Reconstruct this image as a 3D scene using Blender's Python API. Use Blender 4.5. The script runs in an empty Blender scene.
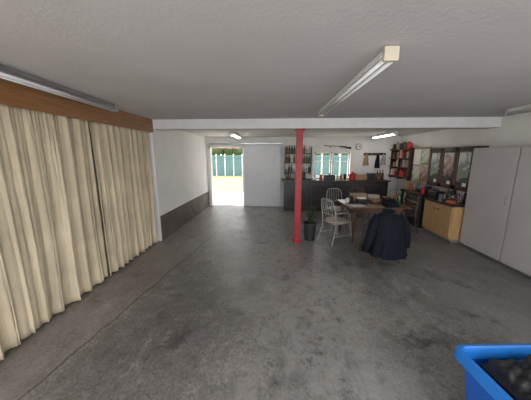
import bpy, bmesh, math, random
from mathutils import Vector, Matrix
random.seed(7)
scene = bpy.context.scene
COL = scene.collection
CEIL=2.41; CEILB=2.34
RW=3.93   # right wall plane

# ---------------- materials ----------------
def mat(name, col, rough=0.6, metal=0.0, var=0.12, scale=8.0, bump=0.0, bscale=60.0, spec=0.5, emit=0.0, bmap=None, bdist=.01):
    m=bpy.data.materials.new(name); m.use_nodes=True
    nt=m.node_tree; b=nt.nodes['Principled BSDF']
    b.inputs['Roughness'].default_value=rough; b.inputs['Metallic'].default_value=metal
    b.inputs['Specular IOR Level'].default_value=spec
    if emit>0:
        b.inputs['Emission Color'].default_value=(1,.97,.92,1); b.inputs['Emission Strength'].default_value=emit
    tc=nt.nodes.new('ShaderNodeTexCoord')
    n=nt.nodes.new('ShaderNodeTexNoise'); n.inputs['Scale'].default_value=scale; n.inputs['Detail'].default_value=6
    nt.links.new(tc.outputs['Object'],n.inputs['Vector'])
    r=nt.nodes.new('ShaderNodeMapRange'); r.inputs['From Min'].default_value=.3; r.inputs['From Max'].default_value=.7
    nt.links.new(n.outputs['Fac'],r.inputs['Value'])
    mx=nt.nodes.new('ShaderNodeMix'); mx.data_type='RGBA'
    mx.inputs['A'].default_value=(*[c*(1-var) for c in col],1)
    mx.inputs['B'].default_value=(*[min(1,c*(1+var)) for c in col],1)
    nt.links.new(r.outputs['Result'],mx.inputs['Factor'])
    nt.links.new(mx.outputs['Result'],b.inputs['Base Color'])
    if bump>0:
        n2=nt.nodes.new('ShaderNodeTexNoise'); n2.inputs['Scale'].default_value=bscale; n2.inputs['Detail'].default_value=4
        if bmap:
            mp=nt.nodes.new('ShaderNodeMapping'); mp.inputs['Scale'].default_value=bmap
            nt.links.new(tc.outputs['Object'],mp.inputs['Vector']); nt.links.new(mp.outputs['Vector'],n2.inputs['Vector'])
        else: nt.links.new(tc.outputs['Object'],n2.inputs['Vector'])
        bp=nt.nodes.new('ShaderNodeBump'); bp.inputs['Strength'].default_value=bump; bp.inputs['Distance'].default_value=bdist
        nt.links.new(n2.outputs['Fac'],bp.inputs['Height']); nt.links.new(bp.outputs['Normal'],b.inputs['Normal'])
    return m
def wood(name,col,dark,rough=.5,sc=(1,12,1)):
    m=bpy.data.materials.new(name); m.use_nodes=True
    nt=m.node_tree; b=nt.nodes['Principled BSDF']; b.inputs['Roughness'].default_value=rough
    tc=nt.nodes.new('ShaderNodeTexCoord'); mp=nt.nodes.new('ShaderNodeMapping'); mp.inputs['Scale'].default_value=sc
    nt.links.new(tc.outputs['Object'],mp.inputs['Vector'])
    n=nt.nodes.new('ShaderNodeTexNoise'); n.inputs['Scale'].default_value=3; n.inputs['Detail'].default_value=8; n.inputs['Distortion'].default_value=1
    nt.links.new(mp.outputs['Vector'],n.inputs['Vector'])
    cr=nt.nodes.new('ShaderNodeValToRGB'); cr.color_ramp.elements[0].position=.3; cr.color_ramp.elements[1].position=.7
    cr.color_ramp.elements[0].color=(*dark,1); cr.color_ramp.elements[1].color=(*col,1)
    nt.links.new(n.outputs['Fac'],cr.inputs['Fac']); nt.links.new(cr.outputs['Color'],b.inputs['Base Color'])
    return m

def floor_mat():
    m=bpy.data.materials.new('concrete_floor'); m.use_nodes=True
    nt=m.node_tree; N=nt.nodes; L=nt.links; b=N['Principled BSDF']
    tc=N.new('ShaderNodeTexCoord')
    def noise(s,d=8,dist=0,rough=.6,off=0,sy=1.0):
        n=N.new('ShaderNodeTexNoise'); n.inputs['Scale'].default_value=s; n.inputs['Detail'].default_value=d
        n.inputs['Distortion'].default_value=dist; n.inputs['Roughness'].default_value=rough
        mp=N.new('ShaderNodeMapping'); mp.inputs['Location'].default_value=(off,off*1.7,0); mp.inputs['Scale'].default_value=(1,sy,1)
        L.new(tc.outputs['Object'],mp.inputs['Vector']); L.new(mp.outputs['Vector'],n.inputs['Vector']); return n
    def ramp(src,p0,c0,p1,c1):
        r=N.new('ShaderNodeValToRGB'); e=r.color_ramp.elements
        e[0].position=p0; e[0].color=(*c0,1); e[1].position=p1; e[1].color=(*c1,1); L.new(src,r.inputs['Fac']); return r.outputs['Color']
    def mix(a,bb,f,mode='MIX'):
        x=N.new('ShaderNodeMix'); x.data_type='RGBA'; x.blend_type=mode
        for s,v in (('A',a),('B',bb),('Factor',f)):
            if isinstance(v,(int,float)): x.inputs[s].default_value=v
            elif isinstance(v,tuple): x.inputs[s].default_value=(*v,1)
            else: L.new(v,x.inputs[s])
        return x.outputs['Result']
    def M(op,a,bv=None):
        x=N.new('ShaderNodeMath'); x.operation=op
        for i,v in enumerate((a,bv)):
            if v is None: continue
            if isinstance(v,(int,float)): x.inputs[i].default_value=v
            else: L.new(v,x.inputs[i])
        return x.outputs[0]
    def smooth(v,a,bb,t0,t1):
        mr=N.new('ShaderNodeMapRange'); mr.interpolation_type='SMOOTHSTEP'; L.new(v,mr.inputs['Value'])
        mr.inputs['From Min'].default_value=a; mr.inputs['From Max'].default_value=bb; mr.inputs['To Min'].default_value=t0; mr.inputs['To Max'].default_value=t1
        return mr.outputs['Result']
    sx=N.new('ShaderNodeSeparateXYZ'); L.new(tc.outputs['Object'],sx.inputs['Vector'])
    X=sx.outputs['X'];Y=sx.outputs['Y']
    n1=noise(.8,12,.3,.7,0,.6); n2=noise(10,12,0,.85); n3=noise(38,6,0,.8)
    c=ramp(n1.outputs['Fac'],.38,(.19,.18,.172),.62,(.40,.385,.365))
    c=mix(c,ramp(n2.outputs['Fac'],.38,(.42,.41,.40),.58,(1,1,1)),.75,'MULTIPLY')
    c=mix(c,ramp(n3.outputs['Fac'],.40,(.45,.45,.45),.58,(1,1,1)),.8,'MULTIPLY')
    # scuffed path to the door, with doorway glare painted in as paler colour
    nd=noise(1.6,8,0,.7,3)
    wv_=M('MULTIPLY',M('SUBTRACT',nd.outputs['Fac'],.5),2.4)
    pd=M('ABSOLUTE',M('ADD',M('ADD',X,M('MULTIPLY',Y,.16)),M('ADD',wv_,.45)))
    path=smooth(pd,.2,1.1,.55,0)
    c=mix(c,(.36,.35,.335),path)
    # smooth, darker slab to the right
    c=mix(c,(.19,.185,.187),smooth(M('ADD',X,wv_),.5,2.2,0,.6))
    # long dark scuffs
    n8=noise(2.2,12,.2,.8,9,.45)
    c=mix(c,(.10,.095,.09),ramp(n8.outputs['Fac'],.52,(0,0,0),.64,(.7,.7,.7)))
    # isolated oil spots
    n5=noise(1.9,10,0,.7,7)
    c=mix(c,(.06,.056,.054),ramp(n5.outputs['Fac'],.57,(0,0,0),.66,(.85,.85,.85)))
    n9=noise(5,8,0,.7,21)
    c=mix(c,(.07,.065,.062),ramp(n9.outputs['Fac'],.62,(0,0,0),.68,(.7,.7,.7)))
    # pale patches and chips
    n4=noise(2.4,14,.2,.85,5,.6)
    c=mix(c,(.50,.485,.46),ramp(n4.outputs['Fac'],.54,(0,0,0),.68,(.6,.6,.6)))
    n6=noise(13,12,0,.9,2)
    c=mix(c,(.62,.60,.57),ramp(n6.outputs['Fac'],.59,(0,0,0),.65,(.65,.65,.65)))
    wn=noise(2.5,6,0,.7)
    wob=M('MULTIPLY',M('SUBTRACT',wn.outputs['Fac'],.5),.14)
    def seam(coord,pos,w): return M('LESS_THAN',M('ABSOLUTE',M('SUBTRACT',M('ADD',coord,wob),pos)),w)
    sk=M('ADD',X,M('MULTIPLY',Y,-.12))
    s=M('MAXIMUM',seam(sk,-2.26,.011),seam(Y,4.72,.010))
    s=M('MAXIMUM',s,M('MULTIPLY',seam(Y,3.3,.006),M('LESS_THAN',sk,-2.26)))
    vo=N.new('ShaderNodeTexVoronoi'); vo.feature='DISTANCE_TO_EDGE'; vo.inputs['Scale'].default_value=.4
    wv=N.new('ShaderNodeVectorMath'); wv.operation='ADD'; ws=N.new('ShaderNodeVectorMath'); ws.operation='SCALE'; ws.inputs['Scale'].default_value=.6
    L.new(wn.outputs['Color'],ws.inputs[0]); L.new(tc.outputs['Object'],wv.inputs[0]); L.new(ws.outputs[0],wv.inputs[1]); L.new(wv.outputs[0],vo.inputs['Vector'])
    s=M('MAXIMUM',s,M('MULTIPLY',M('LESS_THAN',vo.outputs['Distance'],.003),.6))
    c=mix(c,(.25,.22,.185),M('MULTIPLY',M('LESS_THAN',M('ADD',sk,wob),-2.26),.3))
    c=mix(c,(.05,.046,.04),M('MULTIPLY',s,.75))
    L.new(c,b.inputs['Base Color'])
    r0=smooth(n2.outputs['Fac'],.35,.65,.30,.60)
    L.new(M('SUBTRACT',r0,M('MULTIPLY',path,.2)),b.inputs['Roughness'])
    b.inputs['Specular IOR Level'].default_value=.55
    bp=N.new('ShaderNodeBump'); bp.inputs['Strength'].default_value=.3; bp.inputs['Distance'].default_value=.01
    L.new(M('ADD',n2.outputs['Fac'],M('MULTIPLY',n3.outputs['Fac'],.5)),bp.inputs['Height']); L.new(bp.outputs['Normal'],b.inputs['Normal'])
    return m

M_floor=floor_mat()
M_ceil=mat('plaster_ceiling',(.545,.53,.54),.9,var=.05,scale=1.5,bump=.25,bscale=45)
M_wall=mat('wall_paint_white',(.82,.81,.78),.85,var=.05,scale=2,bump=.2,bscale=40)
M_dado=mat('dado_dark',(.12,.095,.08),.7,var=.25,scale=4)
M_beam=mat('beam_white',(.70,.70,.72),.8,var=.04,bump=.2)
M_red=mat('red_paint',(.38,.015,.025),.45,var=.15,scale=12)
M_curt=mat('curtain_cream',(.63,.54,.385),.9,var=.15,scale=2.2,bump=.8,bscale=10,spec=.1,bmap=(1,3,.35),bdist=.02)
M_val=wood('valance_wood',(.36,.18,.075),(.24,.11,.04),.5,(6,1,14))
M_white=mat('white_enamel',(.8,.8,.8),.35,var=.03)
M_leafw=mat('door_white',(.66,.68,.70),.45,var=.05)
M_cream=mat('cream_plastic',(.60,.54,.42),.5,var=.04)
M_tube=mat('fluoro_tube_glass',(.88,.89,.92),.12,var=.01)
M_tubefill=mat('fluoro_tube_added_glow',(.88,.89,.92),.12,var=.01,emit=10)  # glow added to brighten the rear room; the actual tubes are off
M_metal=mat('brushed_metal',(.5,.5,.52),.3,1.0,var=.08)
M_cab=mat('grey_laminate',(.50,.475,.475),.35,var=.05,scale=2)
M_cabd=mat('cabinet_edge',(.2,.19,.19),.5)
M_oak=wood('oak_laminate',(.56,.36,.17),(.44,.27,.11),.45,(8,8,1))
M_dkw=wood('dark_wood',(.08,.042,.025),(.04,.02,.013),.35,(1,9,9))
M_tabw=wood('table_wood',(.14,.075,.042),(.07,.035,.02),.3,(1,9,9))
M_red_w=wood('mahogany',(.10,.04,.024),(.05,.02,.013),.35,(6,6,1))
M_blk=mat('black_plastic',(.015,.015,.017),.35,var=.2)
M_pot=mat('pot_charcoal',(.03,.03,.032),.5,var=.2)
M_bag=mat('black_bag',(.012,.013,.015),.42,var=.2,bump=.8,bscale=14)
M_bar=mat('bar_front_black',(.022,.02,.023),.3,var=.2)
M_blue=mat('blue_plastic',(.006,.10,.46),.35,var=.06)
M_bluer=mat('blue_plastic_rim',(.02,.19,.62),.3,var=.06)
M_navy=mat('navy_cloth',(.009,.011,.018),.9,var=.25,scale=12,bump=.4,bscale=90,spec=.2)
M_glass=mat('tinted_glass',(.08,.085,.09),.06,var=.1)
M_paper=mat('paper',(.72,.71,.66),.8,var=.05)
M_teal=mat('teal_fence',(.07,.15,.15),.6,var=.15,scale=3)
M_green=mat('foliage',(.07,.12,.05),.8,var=.5,scale=6,bump=1,bscale=12)
M_grass=mat('dry_grass',(.20,.18,.075),.9,var=.2,scale=2)
M_pave=mat('paving_concrete',(.45,.44,.42),.8,var=.1,scale=1.2)
M_tile=mat('terracotta',(.36,.18,.13),.8,var=.2,scale=6)
M_seat=mat('beige_vinyl',(.40,.35,.28),.5,var=.08)
M_chairf=mat('chair_frame_grey',(.36,.345,.325),.35,var=.05)
M_bglass=mat('bottle_green',(.03,.10,.04),.12,var=.1)
M_amber=mat('bottle_amber',(.20,.07,.015),.15,var=.1)
M_clear=mat('glassware',(.55,.6,.62),.1,var=.05)
M_redp=mat('red_plastic',(.50,.025,.02),.35,var=.08)
M_orange=mat('orange_plastic',(.5,.17,.06),.4,var=.08)
M_card=mat('cardboard',(.36,.24,.14),.8,var=.1)
M_greenp=mat('green_paint',(.08,.18,.09),.5,var=.1)
M_leaf=mat('leaf_dark',(.035,.07,.025),.5,var=.3)
M_steel=mat('tool_steel',(.25,.25,.26),.35,.8,var=.2)
M_grey=mat('grey_paint',(.35,.35,.36),.5,var=.1)

# ---------------- mesh helpers ----------------
def obj_from_bm(bm,name,m,parent=None,smooth=False):
    me=bpy.data.meshes.new(name); bm.normal_update(); bm.to_mesh(me); bm.free()
    o=bpy.data.objects.new(name,me); COL.objects.link(o)
    if m: me.materials.append(m)
    if smooth:
        for p in me.polygons: p.use_smooth=True
    if parent: o.parent=parent
    return o
def empty(name,loc=(0,0,0),rz=0):
    e=bpy.data.objects.new(name,None); COL.objects.link(e); e.location=loc; e.rotation_euler=(0,0,rz); e.empty_display_size=.1; return e
def box(name,lo,hi,m,parent=None,bev=0.004,rot=None):
    lo=Vector(lo);hi=Vector(hi);c=(lo+hi)/2;s=hi-lo
    bm=bmesh.new(); bmesh.ops.create_cube(bm,size=1)
    bmesh.ops.scale(bm,vec=s,verts=bm.verts)
    if bev>0:
        bv=min(bev,min(s)*.3)
        bmesh.ops.bevel(bm,geom=bm.edges[:],offset=bv,segments=2,affect='EDGES',profile=.6)
    o=obj_from_bm(bm,name,m,parent); o.location=c
    if rot: o.rotation_euler=rot
    return o
def cbox(name,c,s,m,parent=None,bev=.004,rot=None):
    c=Vector(c);s=Vector(s)/2
    return box(name,c-s,c+s,m,parent,bev,rot)
def tube(name,pts,r,m,parent=None,seg=10,closed=False):
    pts=[Vector(p) for p in pts]; n=len(pts)
    rs=r if isinstance(r,(list,tuple)) else [r]*n
    bm=bmesh.new(); rings=[]; up=None
    for i,p in enumerate(pts):
        if closed: t=(pts[(i+1)%n]-pts[i-1]).normalized()
        else:
            a=pts[max(i-1,0)];b=pts[min(i+1,n-1)]; t=(b-a).normalized()
        if up is None:
            up=Vector((0,0,1)) if abs(t.z)<.9 else Vector((1,0,0))
        u=(up-t*up.dot(t))
        if u.length<1e-4: u=t.orthogonal()
        u.normalize(); v=t.cross(u); up=u
        rings.append([bm.verts.new(p+rs[i]*(math.cos(2*math.pi*k/seg)*u+math.sin(2*math.pi*k/seg)*v)) for k in range(seg)])
    rng=range(n) if closed else range(n-1)
    for i in rng:
        A=rings[i];B=rings[(i+1)%n]
        for k in range(seg): bm.faces.new((A[k],A[(k+1)%seg],B[(k+1)%seg],B[k]))
    if not closed:
        bm.faces.new(rings[0][::-1]); bm.faces.new(rings[-1])
    bmesh.ops.recalc_face_normals(bm,faces=bm.faces)
    return obj_from_bm(bm,name,m,parent,True)
def lathe(name,prof,loc,m,parent=None,seg=20):
    bm=bmesh.new(); rings=[]
    for r,z in prof:
        r=max(r,.0005)
        rings.append([bm.verts.new((r*math.cos(2*math.pi*k/seg),r*math.sin(2*math.pi*k/seg),z)) for k in range(seg)])
    for i in range(len(rings)-1):
        for k in range(seg): bm.faces.new((rings[i][k],rings[i][(k+1)%seg],rings[i+1][(k+1)%seg],rings[i+1][k]))
    bm.faces.new(rings[0][::-1]); bm.faces.new(rings[-1])
    bmesh.ops.recalc_face_normals(bm,faces=bm.faces)
    o=obj_from_bm(bm,name,m,parent,True); o.location=loc
    md=o.modifiers.new('es','EDGE_SPLIT'); md.split_angle=math.radians(40)
    return o
BOT=[(.034,0),(.036,.01),(.036,.17),(.03,.2),(.013,.23),(.012,.29),(.015,.29),(.015,.305),(.0,.305)]
def bottle(loc,m,parent=None,s=1.0,name='bottle'):
    return lathe(name,[(r*s,z*s) for r,z in BOT],loc,m,parent,14)
def jar(loc,r,h,m,parent=None,name='jar'):
    return lathe(name,[(r*.9,0),(r,.01),(r,h*.85),(r*.8,h*.9),(r*.85,h),(.001,h)],loc,m,parent,16)

# ---------------- room shell ----------------
WR=4.1
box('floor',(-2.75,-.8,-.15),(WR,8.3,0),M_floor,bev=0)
box('ceiling',(-2.75,-.8,CEIL),(WR,4.66,CEIL+.15),M_ceil,bev=0)
box('ceiling_rear',(-2.75,4.92,CEILB),(WR,8.3,CEILB+.15),M_wall,bev=0)
box('trim_beam',(-2.75,4.62,2.235),(WR,4.92,2.6),M_beam,bev=0)
box('wall_left',(-2.75,-.8,0),(-2.6,4.62,CEIL),M_wall,bev=0)
box('wall_left_rear',(-2.75,4.62,0),(-2.40,8.3,2.235),M_wall,bev=0)
box('wall_left_upper',(-2.75,4.92,2.235),(-2.40,8.3,CEILB),M_wall,bev=0)
box('baseboard_left',(-2.40,4.66,0),(-2.385,8.15,.52),M_dado,bev=.003)
box('wall_right',(RW,-.8,0),(WR,8.3,CEIL),M_wall,bev=0)
wb=empty('wall_back')
DY0,DY1=8.15,8.3
def wp(n,x0,x1,z0,z1): box(n,(x0,DY0,z0),(x1,DY1,z1),M_wall,wb,bev=0)
wp('jamb_strip',-2.40,-2.33,0,CEILB); wp('lintel',-2.33,-1.12,2.06,CEILB); wp('mid',-1.12,1.18,0,CEILB)
wp('under_window',1.18,2.38,0,1.02); wp('over_window',1.18,2.38,1.86,CEILB); wp('right_part',2.38,RW,0,CEILB)

df=empty('door_frame')
box('jamb_l',(-2.33,8.10,0),(-2.27,8.32,2.06),M_white,df); box('jamb_r',(-1.18,8.10,0),(-1.12,8.32,2.06),M_white,df)
box('head',(-2.33,8.10,2.0),(-1.12,8.32,2.06),M_white,df)
sd=empty('door_1')
box('leaf',(-1.12,8.06,.01),(.10,8.10,2.09),M_leafw,sd,.006)
for x in (-1.10,.06): box('stile',(x,8.045,.01),(x+.03,8.062,2.09),M_leafw,sd,.003)
for z in (.02,2.05): box('rail',(-1.10,8.045,z),(.09,8.062,z+.03),M_leafw,sd,.003)
box('track',(-2.3,8.05,2.10),(.14,8.15,2.14),M_metal,sd)
tube('handle',[(-1.03,8.05,.95),(-1.03,8.0,.97),(-1.03,8.0,1.13),(-1.03,8.05,1.15)],.008,M_metal,sd)

for i,(x0,x1) in enumerate(((1.20,1.77),(1.79,2.36))):
    w=empty('window_%d'%(i+1))
    y0,y1=8.13,8.19; z0,z1=1.03,1.85; t=.05
    box('frame_b',(x0,y0,z0),(x1,y1,z0+t),M_white,w);box('frame_t',(x0,y0,z1-t),(x1,y1,z1),M_white,w)
    box('frame_l',(x0,y0,z0),(x0+t,y1,z1),M_white,w);box('frame_r',(x1-t,y0,z0),(x1,y1,z1),M_white,w)
    xm=(x0+x1)/2; box('muntin_v',(xm-.012,y0+.01,z0),(xm+.012,y1-.01,z1),M_white,w)
    zz=z0+(z1-z0)*.62; box('muntin_h',(x0,y0+.01,zz-.012),(x1,y1-.01,zz+.012),M_white,w)
    lathe('latch',[(.01,0),(.012,.03),(.001,.03)],(xm,8.11,1.4),M_metal,w)
box('trim_window_sill',(1.12,8.05,.992),(2.44,8.16,1.018),M_white)
# ---------------- red column ----------------
col=empty('support_column')
box('shaft',(.35,4.71,0.0),(.47,4.83,2.235),M_red,col,.012)
box('base_plate',(.32,4.68,0.0),(.50,4.86,.015),M_red,col)
box('cap_plate',(.31,4.67,2.215),(.51,4.87,2.235),M_red,col)

# ---------------- valance & curtains ----------------
va=empty('curtain_valance')
ang=math.atan2(.12,5.2)
o=box('board',(-.014,-2.63,2.17),(.014,2.63,CEIL-.003),M_val,va,.004); o.location=(-2.325,1.98,(2.17+CEIL)/2); o.rotation_euler=(0,0,ang)
box('end_board',(-2.6,4.585,2.17),(-2.40,4.612,CEIL-.005),M_val,va,.004)
def curtain(name,y0,y1,period,ph,hem,pull=0):
    bm=bmesh.new(); n=int((y1-y0)/.011); rows=34; g=[]
    rnd=random.Random(int(ph*100)+3)
    offs=[rnd.uniform(-1,1) for _ in range(60)]
    def wob(s):
        i=int(s);f=s-i;f=f*f*(3-2*f); return offs[i%60]*(1-f)+offs[(i+1)%60]*f
    for j in range(rows+1):
        v=j/rows; z=2.21-(2.21-hem)*v; row=[]
        for i in range(n+1):
            y=y0+(y1-y0)*i/n
            p=2*math.pi*y/period+ph+2.8*wob(y*1.9+10)+1.1*wob(y*3+v*1.8+5)*v
            a=(.012+.021*v**.6)*(1+.65*wob(y*3.3+20+v*.9))
            sn=math.sin(p); sn=math.copysign(abs(sn)**.8,sn)
            x=-2.458+.105*(1-y/4.6)+a*sn+.010*math.sin(2.3*p+1+v)*(.3+v)+.028*wob(y*1.2+v*1.2+30)*v+.004*math.sin(5.1*p+3*v)
            yy=y+.022*math.cos(p)*v+.012*wob(v*3+y)*v-pull*v**3*(i/n)**2
            row.append(bm.verts.new((x,min(yy,4.6),z)))
        g.append(row)
    for j in range(rows):
        for i in range(n): bm.faces.new((g[j][i],g[j][i+1],g[j+1][i+1],g[j+1][i]))
    o=obj_from_bm(bm,name,M_curt,None,True)
    s=o.modifiers.new('s','SOLIDIFY'); s.thickness=.004
    return o
curtain('curtain',-.5,3.07,.18,.3,.025)
curtain('curtain',3.08,4.57,.16,1.7,.03,.02)

# ---------------- fluorescent lamps ----------------
def lamp(x0,y0,x1,y1,zc,endm=M_white,w=.12,body=M_white,tm=None):
    e=empty('fluorescent_lamp',((x0+x1)/2,(y0+y1)/2,zc),-math.atan2(x1-x0,y1-y0))
    L=math.hypot(x1-x0,y1-y0)/2
    box('batten',(-w*.28,-L,-.055),(w*.28,L,0),body,e,.006)
    bm=bmesh.new(); pr=[(-w*.5,-.06),(-w*.5,-.052),(-w*.22,-.03),(w*.22,-.03),(w*.5,-.052),(w*.5,-.06),(w*.24,-.045),(-w*.24,-.045)]
    a=[bm.verts.new((p[0],-L+.03,p[1])) for p in pr]; b=[bm.verts.new((p[0],L-.03,p[1])) for p in pr]
    for k in range(8): bm.faces.new((a[k],a[(k+1)%8],b[(k+1)%8],b[k]))
    bm.faces.new(a[::-1]); bm.faces.new(b); bmesh.ops.recalc_face_normals(bm,faces=bm.faces)
    obj_from_bm(bm,'reflector',body,e)
    for s in (-1,1):
        tube('tube',[(s*w*.27,-L+.03,-.072),(s*w*.27,L-.03,-.072)],.013,tm or M_tube,e,12)
        box('end_cap',(-w*.46,s*L-.018,-.088),(w*.46,s*L+.018,-.003),endm,e,.008)
    return e
lamp(-2.00,1.0,-2.19,3.25,CEIL-.001,M_grey,.13,body=M_metal)
lamp(.69,1.66,.64,3.78,CEIL-.001,M_cream,.10)
lamp(3.20,1.8,3.36,3.85,CEIL-.001,M_grey,.13)
lamp(2.95,6.4,2.95,7.8,CEILB-.001,M_white,.12,tm=M_tubefill)  # both rear fixtures carry the added fill glow
lamp(-1.2,6.3,-1.2,7.6,CEILB-.001,M_white,.12,tm=M_tubefill)

# ---------------- tall grey cabinets ----------------
def tall_cab(y0,y1):
    e=empty('storage_cabinet')
    box('carcass',(3.645,y0+.004,.06),(RW-.004,y1-.004,1.88),M_cab,e,.004)
    box('plinth',(3.67,y0+.01,0),(RW-.004,y1-.01,.06),M_cabd,e)
    box('door',(3.62,y0+.008,.05),(3.64,y1-.008,1.875),M_cab,e,.004)
    for z in (.3,1.0,1.6): box('hinge',(3.637,y1-.012,z),(3.648,y1-.004,z+.06),M_metal,e,.002)
    tube('handle',[(3.62,y0+.06,.98),(3.595,y0+.06,.99),(3.595,y0+.06,1.09),(3.62,y0+.06,1.10)],.006,M_metal,e)
tall_cab(3.86,4.74); tall_cab(2.97,3.85); tall_cab(2.08,2.96)

def toolbox(name,c,s,m,hm):
    e=empty(name,c)
    box('body',(-s[0]/2,-s[1]/2,0),(s[0]/2,s[1]/2,s[2]*.7),m,e,.01)
    box('lid',(-s[0]/2-.005,-s[1]/2-.005,s[2]*.7),(s[0]/2+.005,s[1]/2+.005,s[2]),hm,e,.02)
    tube('handle',[(0,-s[1]*.25,s[2]),(0,-s[1]*.22,s[2]+.05),(0,s[1]*.22,s[2]+.05),(0,s[1]*.25,s[2])],.009,M_blk,e)
# ---------------- oak base cabinet ----------------
bc=empty('base_cabinet')
BX=RW-.004
box('carcass',(3.46,4.79,.07),(BX,5.72,.74),M_oak,bc)
box('plinth',(3.50,4.81,0),(BX,5.70,.07),M_cabd,bc)
box('worktop',(3.43,4.78,.74),(BX,5.74,.77),M_dkw,bc,.005)
for a,b in ((4.81,5.25),(5.26,5.70)):
    box('door',(3.442,a,.09),(3.46,b,.725),M_oak,bc,.004)
    k=(b-.06 if a<5 else a+.03); box('door_knob',(3.422,k,.6),(3.442,k+.03,.63),M_blk,bc,.006)
Z=.7705
toolbox('toolbox',(3.58,5.55,Z),(.2,.28,.19),M_blk,M_blk)
dr=empty('power_drill',(3.50,4.93,Z))
o=lathe('body',[(.03,0),(.038,.03),(.036,.16),(.02,.19),(.018,.23),(.006,.24),(.005,.30),(.001,.30)],(0,.12,.04),M_orange,dr); o.rotation_euler=(math.pi/2,0,0)
tube('grip',[(0,.06,.035),(.05,.07,.025),(.13,.08,.022)],[.022,.018,.02],M_blk,dr)
lathe('paint_tin',[(.058,0),(.06,.005),(.06,.15),(.062,.153),(.055,.155),(.001,.15)],(3.85,5.25,Z),M_paper)
sc=empty('spray_can_collection',(0,0,Z))
for y,h,m in ((4.85,.19,M_redp),(4.96,.2,M_steel),(5.07,.22,M_blk),(5.42,.23,M_blk),(5.53,.19,M_greenp),(5.64,.22,M_card)): jar((3.87,y,0),.042,h,m,sc,'can')
bottle((3.76,4.87,Z),M_amber,s=.7,name='glue_bottle')
vz=empty('bench_vice',(3.52,5.25,Z))
box('foot',(-.06,-.05,0),(.06,.05,.03),M_steel,vz,.006);box('jaw_fixed',(-.05,-.03,.03),(-.01,.05,.16),M_steel,vz,.006);box('jaw_moving',(.02,-.03,.04),(.05,.05,.16),M_steel,vz,.006)
tube('screw',[(-.06,.01,.08),(.09,.01,.08)],.012,M_steel,vz); tube('bar',[(.085,-.05,.08),(.085,.06,.08)],.005,M_steel,vz)
gw=empty('tool_pile',(3.69,5.13,Z))
r3=random.Random(11)
for i in range(22):
    x=r3.uniform(-.04,.05);y=r3.uniform(-.1,.1);a=r3.uniform(0,3.14);l=r3.uniform(.05,.10)
    tube('tool',[(x-l*math.cos(a)*.5,y-l*math.sin(a)*.5,.015+i*.006),(x+l*math.cos(a)*.5,y+l*math.sin(a)*.5,.02+i*.008)],[.010,.015],r3.choice([M_steel,M_blk,M_redp,M_orange,M_dkw,M_paper]),gw,8)

# ---------------- glass-door wall cabinets ----------------
def picture_mat(name,cols,scale):
    m=bpy.data.materials.new(name); m.use_nodes=True; nt=m.node_tree; b=nt.nodes['Principled BSDF']; b.inputs['Roughness'].default_value=.25
    tc=nt.nodes.new('ShaderNodeTexCoord'); n=nt.nodes.new('ShaderNodeTexNoise'); n.inputs['Scale'].default_value=scale; n.inputs['Detail'].default_value=7; n.inputs['Distortion'].default_value=.4
    nt.links.new(tc.outputs['Object'],n.inputs['Vector'])
    sp=nt.nodes.new('ShaderNodeSeparateXYZ'); nt.links.new(tc.outputs['Object'],sp.inputs['Vector'])
    ma=nt.nodes.new('ShaderNodeMath'); ma.operation='MULTIPLY_ADD'; ma.inputs[1].default_value=.9; nt.links.new(sp.outputs['Z'],ma.inputs[0]); nt.links.new(n.outputs['Fac'],ma.inputs[2])
    cr=nt.nodes.new('ShaderNodeValToRGB')
    cr.color_ramp.elements[0].position=.25; cr.color_ramp.elements[1].position=.75
    cr.color_ramp.elements[0].color=(*cols[0],1); cr.color_ramp.elements[1].color=(*cols[-1],1)
    for i,c in enumerate(cols[1:-1]):
        el=cr.color_ramp.elements.new(.25+.5*(i+1)/(len(cols)-1)); el.color=(*c,1)
    nt.links.new(ma.outputs[0],cr.inputs['Fac']); nt.links.new(cr.outputs['Color'],b.inputs['Base Color']); return m
P1=picture_mat('landscape_print',[(.08,.12,.07),(.28,.32,.24),(.22,.25,.23),(.6,.6,.55),(.7,.75,.8)],5)
P2=picture_mat('map_print',[(.14,.30,.19),(.5,.55,.38),(.65,.65,.55),(.25,.45,.55)],7)
P3=picture_mat('photo_print',[(.08,.07,.08),(.40,.24,.18),(.6,.6,.6)],9)
wc=empty('display_cabinet')
box('carcass',(3.72,4.78,1.03),(BX,6.14,1.92),M_red_w,wc,.004)
for i,(a,b) in enumerate(((4.80,5.24),(5.25,5.69),(5.70,6.13))):
    x0,x1=3.692,3.718
    box('door_bottom_rail',(x0,a,1.05),(x1,b,1.12),M_red_w,wc);box('door_top_rail',(x0,a,1.84),(x1,b,1.90),M_red_w,wc)
    box('door_stile',(x0,a,1.05),(x1,a+.06,1.90),M_red_w,wc);box('door_stile',(x0,b-.06,1.05),(x1,b,1.90),M_red_w,wc)
    box('pane',(x0+.012,a+.05,1.1),(x0+.018,b-.05,1.86),M_glass,wc,0)
    lathe('knob',[(.008,0),(.014,.01),(.012,.02),(.001,.024)],(x0,a+.03,1.45),M_metal,wc,10).rotation_euler=(0,-math.pi/2,0)
    box('print',(x0+.004,a+.075,(1.22,1.30,1.26)[i]),(x0+.010,b-.075,1.80),(P1,P3,P1)[i],wc,0)
    box('small_print',(x0+.004,a+.1,1.13),(x0+.010,a+.2,1.20),M_paper,wc,0)
# ---------------- notice board ----------------
pb=empty('notice_board')
box('board',(3.74,6.20,1.02),(3.76,6.93,1.95),M_card,pb); box('backing_case',(3.76,6.22,1.04),(BX,6.91,1.93),M_dkw,pb)
for (a,b,c,d,m) in ((6.23,6.55,1.55,1.9,P2),(6.58,6.90,1.5,1.90,M_paper),(6.23,6.54,1.08,1.5,P3),(6.57,6.9,1.06,1.46,P2)):
    box('sheet',(3.733,a,c),(3.74,b,d),m,pb,0)
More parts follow.
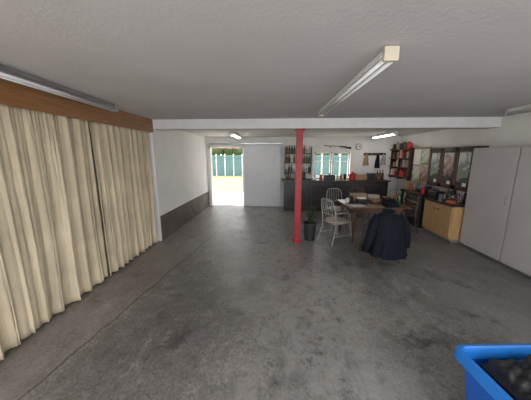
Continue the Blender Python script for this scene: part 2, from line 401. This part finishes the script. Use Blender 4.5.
# ---------------- corner shelves ----------------
sh=empty('wall_shelf')
for z in (1.10,1.38,1.64,1.90): box('plank',(3.60,6.98,z),(BX,8.1,z+.03),M_red_w,sh)
for y in (6.98,7.54,8.05): box('upright',(3.64,y,1.04),(BX,y+.03,1.96),M_red_w,sh)
rn=random.Random(9)
cols=[M_blk,M_card,M_card,M_paper,M_greenp,M_amber,M_steel,M_grey,M_blk,M_redp,M_dkw,M_seat]
cl=empty('shelf_clutter')
for z in (1.131,1.411,1.671,1.931):
    for y in (7.07,7.17,7.27,7.37,7.47,7.63,7.73,7.84,7.95):
        m=rn.choice(cols); h=.12+.10*rn.random()
        if rn.random()<.5: jar((3.71,y,z),.036+rn.random()*.01,h,m,cl,'tin')
        else: cbox('carton',(3.73,y,z+h/2),(.18,.085,h),m,cl,.006)
# hanging things on back wall
hk=empty('coat_rack',(3.15,8.15,1.78))
box('board',(-.35,-.02,-.04),(.35,0,.04),M_dkw,hk)
for x in (-.28,-.1,.08,.26):
    tube('hook',[(x,-.02,0),(x,-.07,-.02),(x,-.08,.02)],.006,M_metal,hk)
for x,m,l in ((-.28,M_card,.36),(.08,M_navy,.45),(.26,M_grey,.35)):
    bm=bmesh.new(); rg=[]
    for j in range(9):
        v=j/8; rr_=.025+.06*v**.6
        rg.append([bm.verts.new((x+rr_*math.cos(t*math.pi/8)*(1+.15*math.sin(t*2+j)),-.075+.4*rr_*math.sin(t*math.pi/8),.0-l*v)) for t in range(16)])
    for j in range(8):
        for t in range(16): bm.faces.new((rg[j][t],rg[j][(t+1)%16],rg[j+1][(t+1)%16],rg[j+1][t]))
    bm.faces.new(rg[0]); bm.faces.new(rg[-1]); bmesh.ops.recalc_face_normals(bm,faces=bm.faces)
    obj_from_bm(bm,'hanging_apron',m,hk,True)

# ---------------- black oven / bench ----------------
st=empty('oven_cabinet')
OX=RW-.006
box('top',(3.36,5.78,.80),(OX,6.72,.84),M_blk,st,.006)
box('body',(3.40,5.80,.08),(OX,6.40,.80),M_blk,st,.006)
box('oven_door',(3.375,5.83,.20),(3.40,6.37,.66),M_bar,st,.008)
box('oven_glass',(3.368,5.90,.28),(3.376,6.30,.56),M_glass,st,.003)
tube('oven_handle',[(3.375,5.88,.62),(3.345,5.90,.62),(3.345,6.30,.62),(3.375,6.32,.62)],.008,M_metal,st)
for k in range(4): lathe('dial',[(.02,0),(.02,.02),(.001,.022)],(3.40,5.90+k*.13,.73),M_metal,st,14).rotation_euler=(0,-math.pi/2,0)
for y in (6.44,6.66):
    for x in (3.40,3.87): box('leg',(x,y,0),(x+.045,y+.045,.80),M_blk,st,.003)
box('lower_shelf',(3.40,6.42,.28),(3.91,6.70,.31),M_blk,st); box('plinth',(3.44,5.82,0),(3.91,6.38,.08),M_blk,st)
box('shelf_crate',(3.45,6.46,.311),(3.85,6.65,.5),M_grey,st,.01)
Z=.8405
mw=empty('bench_grinder',(3.58,6.20,Z))
lathe('motor',[(.03,-.1),(.06,-.09),(.06,.09),(.03,.1)],(0,0,.12),M_greenp,mw).rotation_euler=(math.pi/2,0,0)
for s in (-1,1): lathe('wheel',[(.01,-.015),(.085,-.015),(.085,.015),(.01,.015)],(0,s*.15,.12),M_grey,mw,24).rotation_euler=(math.pi/2,0,0)
box('foot',(-.06,-.08,0),(.06,.08,.07),M_blk,mw,.01); tube('spindle',[(0,-.17,.12),(0,.17,.12)],.01,M_steel,mw)
jar((3.55,6.50,Z),.05,.18,M_orange,name='varnish_tin'); jar((3.46,5.86,Z),.045,.15,M_redp,name='varnish_tin'); jar((3.58,5.90,Z),.05,.18,M_blk,name='oil_can')
cbox('cardboard_carton',(3.56,6.64,Z+.11),(.22,.12,.22),M_card,None,.006)
toolbox('tool_case',(3.80,6.4,Z),(.14,.4,.12),M_grey,M_blk)
# ---------------- bar counter ----------------
bar=empty('bar_counter')
box('front',(.20,7.50,.04),(3.38,7.54,.95),M_bar,bar,.003)
box('kick',(.22,7.53,0),(3.36,7.58,.06),M_blk,bar)
box('end_panel',(.20,7.54,.0),(.24,7.95,.95),M_bar,bar)
box('end_panel',(3.34,7.54,.0),(3.38,7.95,.95),M_bar,bar)
box('countertop',(.12,7.42,.95),(3.42,7.98,.99),M_dkw,bar,.008)
for x in (.22,1.0,1.78,2.56):
    box('panel_mould',(x+.03,7.488,.12),(x+.72,7.50,.16),M_dkw,bar);box('panel_mould',(x+.03,7.488,.84),(x+.72,7.50,.88),M_dkw,bar)
    box('panel_mould',(x+.03,7.488,.12),(x+.07,7.50,.88),M_dkw,bar);box('panel_mould',(x+.68,7.488,.12),(x+.72,7.50,.88),M_dkw,bar)
Z=.9905
jug=empty('kettle',(2.33,7.65,Z))
lathe('body',[(.08,0),(.10,.02),(.095,.16),(.06,.22),(.03,.23),(.01,.26),(.001,.26)],(0,0,0),M_redp,jug)
tube('handle',[(.08,0,.19),(.14,0,.17),(.14,0,.06),(.09,0,.04)],.01,M_blk,jug); tube('spout',[(-.08,0,.1),(-.13,0,.17),(-.15,0,.2)],[.018,.013,.01],M_redp,jug)
cbox('cardboard_carton',(2.63,7.68,Z+.08),(.26,.2,.16),M_card,None,.006); cbox('cardboard_carton',(2.92,7.7,Z+.10),(.22,.2,.20),M_blk,None,.006)
bb=empty('bar_bottles',(0,7.72,Z))
for i,x in enumerate((.28,.37,.58,.67,.76,.85,3.12,3.20,3.28)): bottle((x,0,0),(M_bglass,M_amber,M_blk)[i%3],bb,name='bottle')
toolbox('radio_case',(1.62,7.68,Z),(.34,.18,.15),M_blk,M_blk)
lathe('serving_tray',[(.12,0),(.15,.02),(.145,.02),(.118,.006),(.001,.006)],(1.10,7.68,Z),M_metal)
jar((1.36,7.66,Z),.05,.16,M_orange,name='juice_jug')
sg=empty('canister_set',(2.0,7.68,Z))
for x,h,m in ((-.11,.13,M_paper),(0,.16,M_card),(.11,.19,M_blk)): jar((x,0,0),.048,h,m,sg,'canister')
bs=empty('bottle_shelf')
for z in (1.16,1.48,1.78): box('plank',(.22,7.99,z),(1.10,8.15,z+.025),M_dkw,bs)
for x in (.22,1.08): box('side',(x,7.99,1.10),(x+.02,8.15,2.02),M_dkw,bs)
bt=empty('bottle_collection')
for zi,z in enumerate((1.186,1.506,1.806)):
    for i in range(10):
        x=.29+i*.082
        if rn.random()<.25: lathe('glass',[(.02,0),(.022,.004),(.004,.01),(.004,.06),(.03,.08),(.033,.13),(.001,.13)],(x,8.07,z),M_clear,bt,10)
        else: bottle((x,8.07,z),rn.choice([M_bglass,M_amber,M_blk,M_clear,M_amber]),bt,.8+.1*rn.random())
rf=empty('mounted_air_rifle',(1.95,8.12,2.03))
tube('barrel',[(-.45,0,.03),(.1,0,.0)],.012,M_steel,rf); tube('stock',[(.05,0,0),(.18,0,-.01),(.3,0,-.04),(.42,0,-.05)],[.02,.022,.028,.04],M_red_w,rf)
tube('trigger_guard',[(.1,0,-.02),(.12,0,-.05),(.17,0,-.05),(.19,0,-.03)],.005,M_steel,rf)
for x in(-.25,.25): box('bracket',(x-.01,0,-.05),(x+.01,.03,.02),M_blk,rf)
ck=empty('wall_clock',(2.62,8.15,2.02)); lathe('case',[(.10,0),(.10,.025),(.085,.03),(.001,.03)],(0,0,0),M_red_w,ck,28).rotation_euler=(math.pi/2,0,0)
lathe('dial',[(.085,.03),(.084,.032),(.001,.032)],(0,0,0),M_paper,ck,28).rotation_euler=(math.pi/2,0,0)
box('hour_hand',(-.004,-.036,0),(.004,-.033,.045),M_blk,ck,0);box('minute_hand',(0,-.036,-.004),(.06,-.033,.004),M_blk,ck,0)
# ---------------- chairs ----------------
def chair(loc,rz,fm=M_chairf,sm=M_seat,name='dining_chair',zs=1.0):
    e=empty(name,loc,rz); e.scale=(1,1,zs)
    w=.2
    for s in (-1,1):
        tube('leg_rear',[(s*(w+.02),-.28,.011),(s*w,-.2,.3),(s*w,-.19,.46),(s*w,-.22,.68),(s*(w-.015),-.255,.82)],.012,fm,e)
        tube('leg_front',[(s*(w+.02),.24,.011),(s*w,.19,.3),(s*w,.18,.44)],.012,fm,e)
        tube('side_rail',[(s*w,-.195,.43),(s*w,.18,.43)],.01,fm,e)
        tube('stretcher',[(s*(w+.008),-.235,.18),(s*(w+.008),.21,.18)],.008,fm,e)
        tube('armrest',[(s*w,-.205,.64),(s*(w+.025),-.05,.655),(s*(w+.03),.08,.65),(s*w,.16,.58),(s*w,.18,.44)],.009,fm,e)
    tube('front_rail',[(-w,.18,.43),(w,.18,.43)],.01,fm,e); tube('rear_rail',[(-w,-.195,.43),(w,-.195,.43)],.01,fm,e)
    tube('cross_stretcher',[(-w-.005,-.0,.18),(w+.005,0,.18)],.008,fm,e)
    tube('top_rail',[(-w+.015,-.255,.82),(-w+.03,-.265,.87),(-w+.09,-.28,.905),(0,-.285,.915),(w-.09,-.28,.905),(w-.03,-.265,.87),(w-.015,-.255,.82)],.012,fm,e)
    tube('lower_back_rail',[(-w,-.21,.60),(w,-.21,.60)],.009,fm,e)
    for k in range(5):
        x=-.12+k*.06; tube('spindle',[(x,-.21,.60),(x,-.25,.75),(x,-.282,.905)],.007,fm,e,8)
    lathe('seat',[(.205,0),(.225,.008),(.225,.025),(.2,.038),(.001,.04)],(0,0,.437),sm,e,28)
    return e
chair((1.20,4.78,0),math.radians(-62))
chair((1.48,5.88,0),math.radians(190))
chair((2.05,6.05,0),math.radians(175),M_tabw,M_tabw)
chair((2.82,5.48,0),math.radians(105),M_tabw,M_blk)
chair((1.76,4.05,0),math.radians(6),M_tabw,M_tabw,zs=.93)
# ---------------- table ----------------
tb=empty('dining_table',(1.98,5.10,0),math.radians(4))
box('top',(-.60,-.46,.715),(.60,.46,.745),M_tabw,tb,.008)
box('apron',(-.5,-.38,.63),(.5,-.35,.715),M_tabw,tb);box('apron',(-.5,.35,.63),(.5,.38,.715),M_tabw,tb)
box('apron',(-.5,-.38,.63),(-.47,.38,.715),M_tabw,tb);box('apron',(.47,-.38,.63),(.5,.38,.715),M_tabw,tb)
for sx in (-1,1):
    for sy in (-1,1):
        tube('leg',[(sx*.48,sy*.36,.7),(sx*.48,sy*.36,.5),(sx*.5,sy*.38,0.01)],[.032,.03,.02],M_tabw,tb)
for i,(x,y,r,m) in enumerate(((1.60,4.85,.3,M_paper),(1.95,4.80,-.2,M_card))):
    cbox('magazine',(x,y,.7515),(.28,.20,.01),m,None,.001,(0,0,r))
lathe('fruit_bowl',[(.05,0),(.06,.01),(.13,.08),(.125,.08),(.055,.02),(.001,.018)],(2.08,5.14,.746),M_card)
bottle((2.49,4.98,.746),M_bglass,name='bottle'); bottle((2.47,5.12,.746),M_amber,name='bottle'); jar((1.50,5.15,.746),.04,.1,M_paper,name='coffee_mug'); jar((1.60,5.24,.746),.045,.14,M_blk,name='biscuit_tin')
cbox('cardboard_carton',(1.80,5.40,.832),(.30,.18,.17),M_card,None,.006,(0,0,.2))
cbox('plastic_tub',(1.78,5.12,.792),(.2,.14,.09),M_blk,None,.015,(0,0,.1))
cbox('plastic_tub',(1.78,5.12,.858),(.16,.11,.04),M_paper,None,.012,(0,0,.3))
cbox('cardboard_carton',(2.14,5.42,.812),(.24,.16,.13),M_seat,None,.006,(0,0,-.2))
cbox('cardboard_carton',(2.38,5.34,.797),(.16,.2,.10),M_dkw,None,.006,(0,0,.1))
def cloth(name,c,sx,sy,h,m,seed):
    bm=bmesh.new(); n=24; g=[]
    for j in range(n+1):
        row=[]
        for i in range(n+1):
            u=i/n*2-1; v=j/n*2-1; d=max(abs(u),abs(v))
            z=h*(1-d**4)*(0.75+.25*math.sin(u*6+seed)*math.cos(v*5+u*2))
            row.append(bm.verts.new((u*sx*(1+.07*math.sin(v*7)),v*sy*(1+.07*math.cos(u*6)),max(z,.002))))
        g.append(row)
    for j in range(n):
        for i in range(n): bm.faces.new((g[j][i],g[j][i+1],g[j+1][i+1],g[j+1][i]))
    o=obj_from_bm(bm,name,m,None,True); o.location=c; return o
cloth('folded_cloth',(2.27,4.84,.747),.13,.12,.15,M_navy,2)

# ---------------- jacket over chair ----------------
jk=empty('draped_jacket',(1.76,3.80,0),math.radians(6)); jk.scale=(.92,1,.92)
bm=bmesh.new(); rings=[]; R=24; S=72
for j in range(R+1):
    v=j/R; z=.945-.78*v
    hw=(.06+.17*min(1,(v/.12))**.6)+.10*max(0,v-.12)
    dp=.04+.06*min(1,v/.15)+.06*v
    ring=[]
    for k in range(S):
        a=2*math.pi*k/S
        f=1+v*(.08*math.sin(7*a+2*v)+.06*math.sin(11*a+1+4*v))
        x=hw*math.copysign(abs(math.cos(a))**.8,math.cos(a))*f+.03*v
        y=-.03*v+dp*math.copysign(abs(math.sin(a))**.8,math.sin(a))*f
        zz=z+(.06*math.sin(2*a+1)+.02*math.sin(5*a))*max(0,v-.6)
        ring.append(bm.verts.new((x,y,zz)))
    rings.append(ring)
for j in range(R):
    for k in range(S): bm.faces.new((rings[j][k],rings[j][(k+1)%S],rings[j+1][(k+1)%S],rings[j+1][k]))
bm.faces.new(rings[0])
bmesh.ops.recalc_face_normals(bm,faces=bm.faces)
obj_from_bm(bm,'body',M_navy,jk,True)
tube('sleeve',[(-.19,0,.87),(-.26,-.04,.78),(-.31,-.05,.60),(-.36,-.06,.42),(-.39,-.04,.26)],[.06,.075,.07,.06,.055],M_navy,jk,16)
tube('sleeve',[(.19,0,.87),(.26,-.04,.78),(.31,-.05,.62),(.34,-.05,.45),(.36,-.03,.31)],[.06,.075,.07,.06,.055],M_navy,jk,16)
tube('collar',[(-.12,-.03,.92),(-.08,.03,.955),(0,.05,.96),(.08,.03,.955),(.12,-.03,.92)],[.02,.028,.03,.028,.02],M_navy,jk,10)

# ---------------- planter pot with dark foliage ----------------
wbn=empty('potted_plant',(.68,4.88,0))
lathe('pot',[(.105,0.001),(.11,.01),(.135,.34),(.145,.345),(.145,.37),(.13,.37),(.125,.33),(.001,.33)],(0,0,0),M_pot,wbn,28)
rr=random.Random(5)
for i in range(26):
    a=rr.uniform(0,6.28); q=rr.uniform(.03,.15); h=rr.uniform(.44,.70)
    p0=Vector((.04*math.cos(a),.04*math.sin(a),.33)); p1=Vector((q*.6*math.cos(a),q*.6*math.sin(a),(h+.33)/2)); p2=Vector((q*math.cos(a),q*math.sin(a),h))
    tube('stem',[p0,p1,p2],[.007,.005,.003],rr.choice([M_leaf,M_dkw,M_leaf]),wbn,6)
    bm=bmesh.new()
    for k in range(5):
        c=p1.lerp(p2,.1+.22*k); aa=a+rr.uniform(-2.5,2.5); d=Vector((math.cos(aa),math.sin(aa),.6)).normalized(); sd_=d.cross(Vector((0,0,1))).normalized()*.016
        v=[bm.verts.new(c),bm.verts.new(c+d*.03+sd_),bm.verts.new(c+d*.07),bm.verts.new(c+d*.03-sd_)]
        bm.faces.new(v)
    obj_from_bm(bm,'leaves',M_leaf,wbn)

# ---------------- blue storage bin ----------------
cr=empty('blue_storage_bin',(1.60,1.14,0),math.radians(4))
def rrect(hx,hy,r,n=6):
    pts=[]
    for cx,cy,a0 in ((hx-r,hy-r,0),(-hx+r,hy-r,90),(-hx+r,-hy+r,180),(hx-r,-hy+r,270)):
        for k in range(n+1):
            a=math.radians(a0+90*k/n); pts.append((cx+r*math.cos(a),cy+r*math.sin(a)))
    return pts
def loft(name,secs,m,parent,cap0=True,cap1=False):
    bm=bmesh.new(); rs=[]
    for hx,hy,r,z in secs:
        rs.append([bm.verts.new((x,y,z)) for x,y in rrect(hx,hy,r)])
    n=len(rs[0])
    for i in range(len(rs)-1):
        for k in range(n): bm.faces.new((rs[i][k],rs[i][(k+1)%n],rs[i+1][(k+1)%n],rs[i+1][k]))
    if cap0: bm.faces.new(rs[0][::-1])
    if cap1: bm.faces.new(rs[-1])
    bmesh.ops.recalc_face_normals(bm,faces=bm.faces)
    return obj_from_bm(bm,name,m,parent,True)
o=loft('tub',[(.33,.24,.05,.001),(.34,.25,.05,.02),(.385,.29,.05,.42),(.385,.29,.05,.455),(.38,.285,.05,.455),(.33,.24,.05,.03),(.02,.02,.01,.03)],M_blue,cr,True,True)
md=o.modifiers.new('es','EDGE_SPLIT'); md.split_angle=math.radians(35)
o=loft('rim',[(.38,.285,.05,.45),(.41,.315,.05,.45),(.425,.33,.05,.46),(.425,.33,.05,.515),(.418,.323,.05,.53),(.40,.305,.05,.532),(.392,.297,.05,.52),(.38,.285,.05,.452)],M_bluer,cr,False,False)
md=o.modifiers.new('es','EDGE_SPLIT'); md.split_angle=math.radians(35)
for s in (-1,1):
    for x in (-.2,0,.2): box('rib',(x-.012,s*.29-.012,.12),(x+.012,s*.29+.02,.45),M_blue,cr,.004)
bm=bmesh.new(); n=60; g=[]
for j in range(n+1):
    row=[]
    for i in range(n+1):
        u=i/n*2-1; v=j/n*2-1; d=max(abs(u),abs(v))
        z=.565-.045*d*d+.018*math.sin(u*7+v*3)*math.cos(v*6-u*3)+.008*math.sin(u*19+v*13)+.006*math.sin(v*27-u*15)
        zz=z if d<.9 else z-(d-.9)*1.0
        row.append(bm.verts.new((.03+u*.345,-.03+v*.265,max(zz,.47))))
    g.append(row)
for j in range(n):
    for i in range(n): bm.faces.new((g[j][i],g[j][i+1],g[j+1][i+1],g[j+1][i]))
obj_from_bm(bm,'liner_bag',M_bag,cr,True)

# ---------------- outside ----------------
box('ground_paving',(-14,8.3,-.16),(14,11.6,-.02),M_pave,bev=0)
box('ground_grass',(-24,11.6,-.16),(24,40,-.03),M_grass,bev=0)
box('ground_driveway',(-14,-14,-.16),(14,-.8,-.02),M_pave,bev=0)
fe=empty('yard_fence')
for i in range(44):
    x=-16+i*.76
    box('panel',(x,21,-.03),(x+.70,21.04,1.75),M_teal,fe,0)
    box('post',(x-.05,20.96,-.03),(x+.01,21.08,1.85),M_white,fe,0)
box('rail',(-16,20.95,1.5),(17.4,21.0,1.58),M_teal,fe,0)
for i,(x,y,s) in enumerate(((-8,25,2.6),(-4.5,26,2.0),(4,26,2.4),(9,25,2.8))):
    t=empty('tree',(x,y,-.03)); tube('trunk',[(0,0,0),(.1,0,1.2),(0,.1,2.4)],[.2,.15,.1],M_card,t)
    r2=random.Random(i)
    for k in range(6):
        bm=bmesh.new(); bmesh.ops.create_icosphere(bm,subdivisions=3,radius=s*.5)
        for v in bm.verts: v.co*=1+.18*math.sin(v.co.x*5+k)*math.sin(v.co.y*6)*math.cos(v.co.z*5)
        o=obj_from_bm(bm,'crown',M_green,t,True); o.location=(r2.uniform(-1,1)*s*.6,r2.uniform(-.5,.5)*s*.5,2.3+r2.uniform(0,1)*s*.45)
ro=empty('porch_roof')
box('sheet',(-3.5,8.32,2.07),(.8,9.6,2.11),M_tile,ro,0)
for i in range(14): box('rafter',(-3.4+i*.3,8.32,1.99),(-3.34+i*.3,9.66,2.07),M_tile,ro,0)
gp=empty('porch_post'); box('shaft',(-2.72,9.5,-.02),(-2.62,9.6,1.99),M_greenp,gp); box('foot',(-2.75,9.47,-.02),(-2.59,9.63,.02),M_greenp,gp)

# ---------------- light ----------------
w=bpy.data.worlds.new('World'); scene.world=w; w.use_nodes=True
bg=w.node_tree.nodes['Background']; bg.inputs['Color'].default_value=(.96,.96,.985,1); bg.inputs['Strength'].default_value=4.3
def portal(loc,rot,sx,sy):
    l=bpy.data.lights.new('portal','AREA'); l.shape='RECTANGLE'; l.size=sx; l.size_y=sy; l.cycles.is_portal=True
    o=bpy.data.objects.new('portal_light',l); COL.objects.link(o); o.location=loc; o.rotation_euler=rot
portal((.6,-.8,1.2),(math.radians(90),0,0),6.6,2.4)
portal((-1.72,8.32,1.03),(math.radians(-90),0,0),1.2,2.06)
portal((1.78,8.32,1.44),(math.radians(-90),0,0),1.2,.84)
s=bpy.data.lights.new('sun','SUN'); s.energy=13; s.angle=.01; s.color=(1,.95,.87)
so=bpy.data.objects.new('sun_light',s); COL.objects.link(so); so.rotation_euler=(math.radians(-28),math.radians(-25),0)

# ---------------- camera ----------------
cd=bpy.data.cameras.new('camera'); cd.sensor_width=36; cd.lens=240/531*36; cd.clip_start=.05
co=bpy.data.objects.new('camera',cd); COL.objects.link(co); co.location=(0,0,1.75)
co.rotation_euler=(math.radians(90-10.6),0,math.radians(2.93))
scene.camera=co
scene.view_settings.view_transform='Standard'
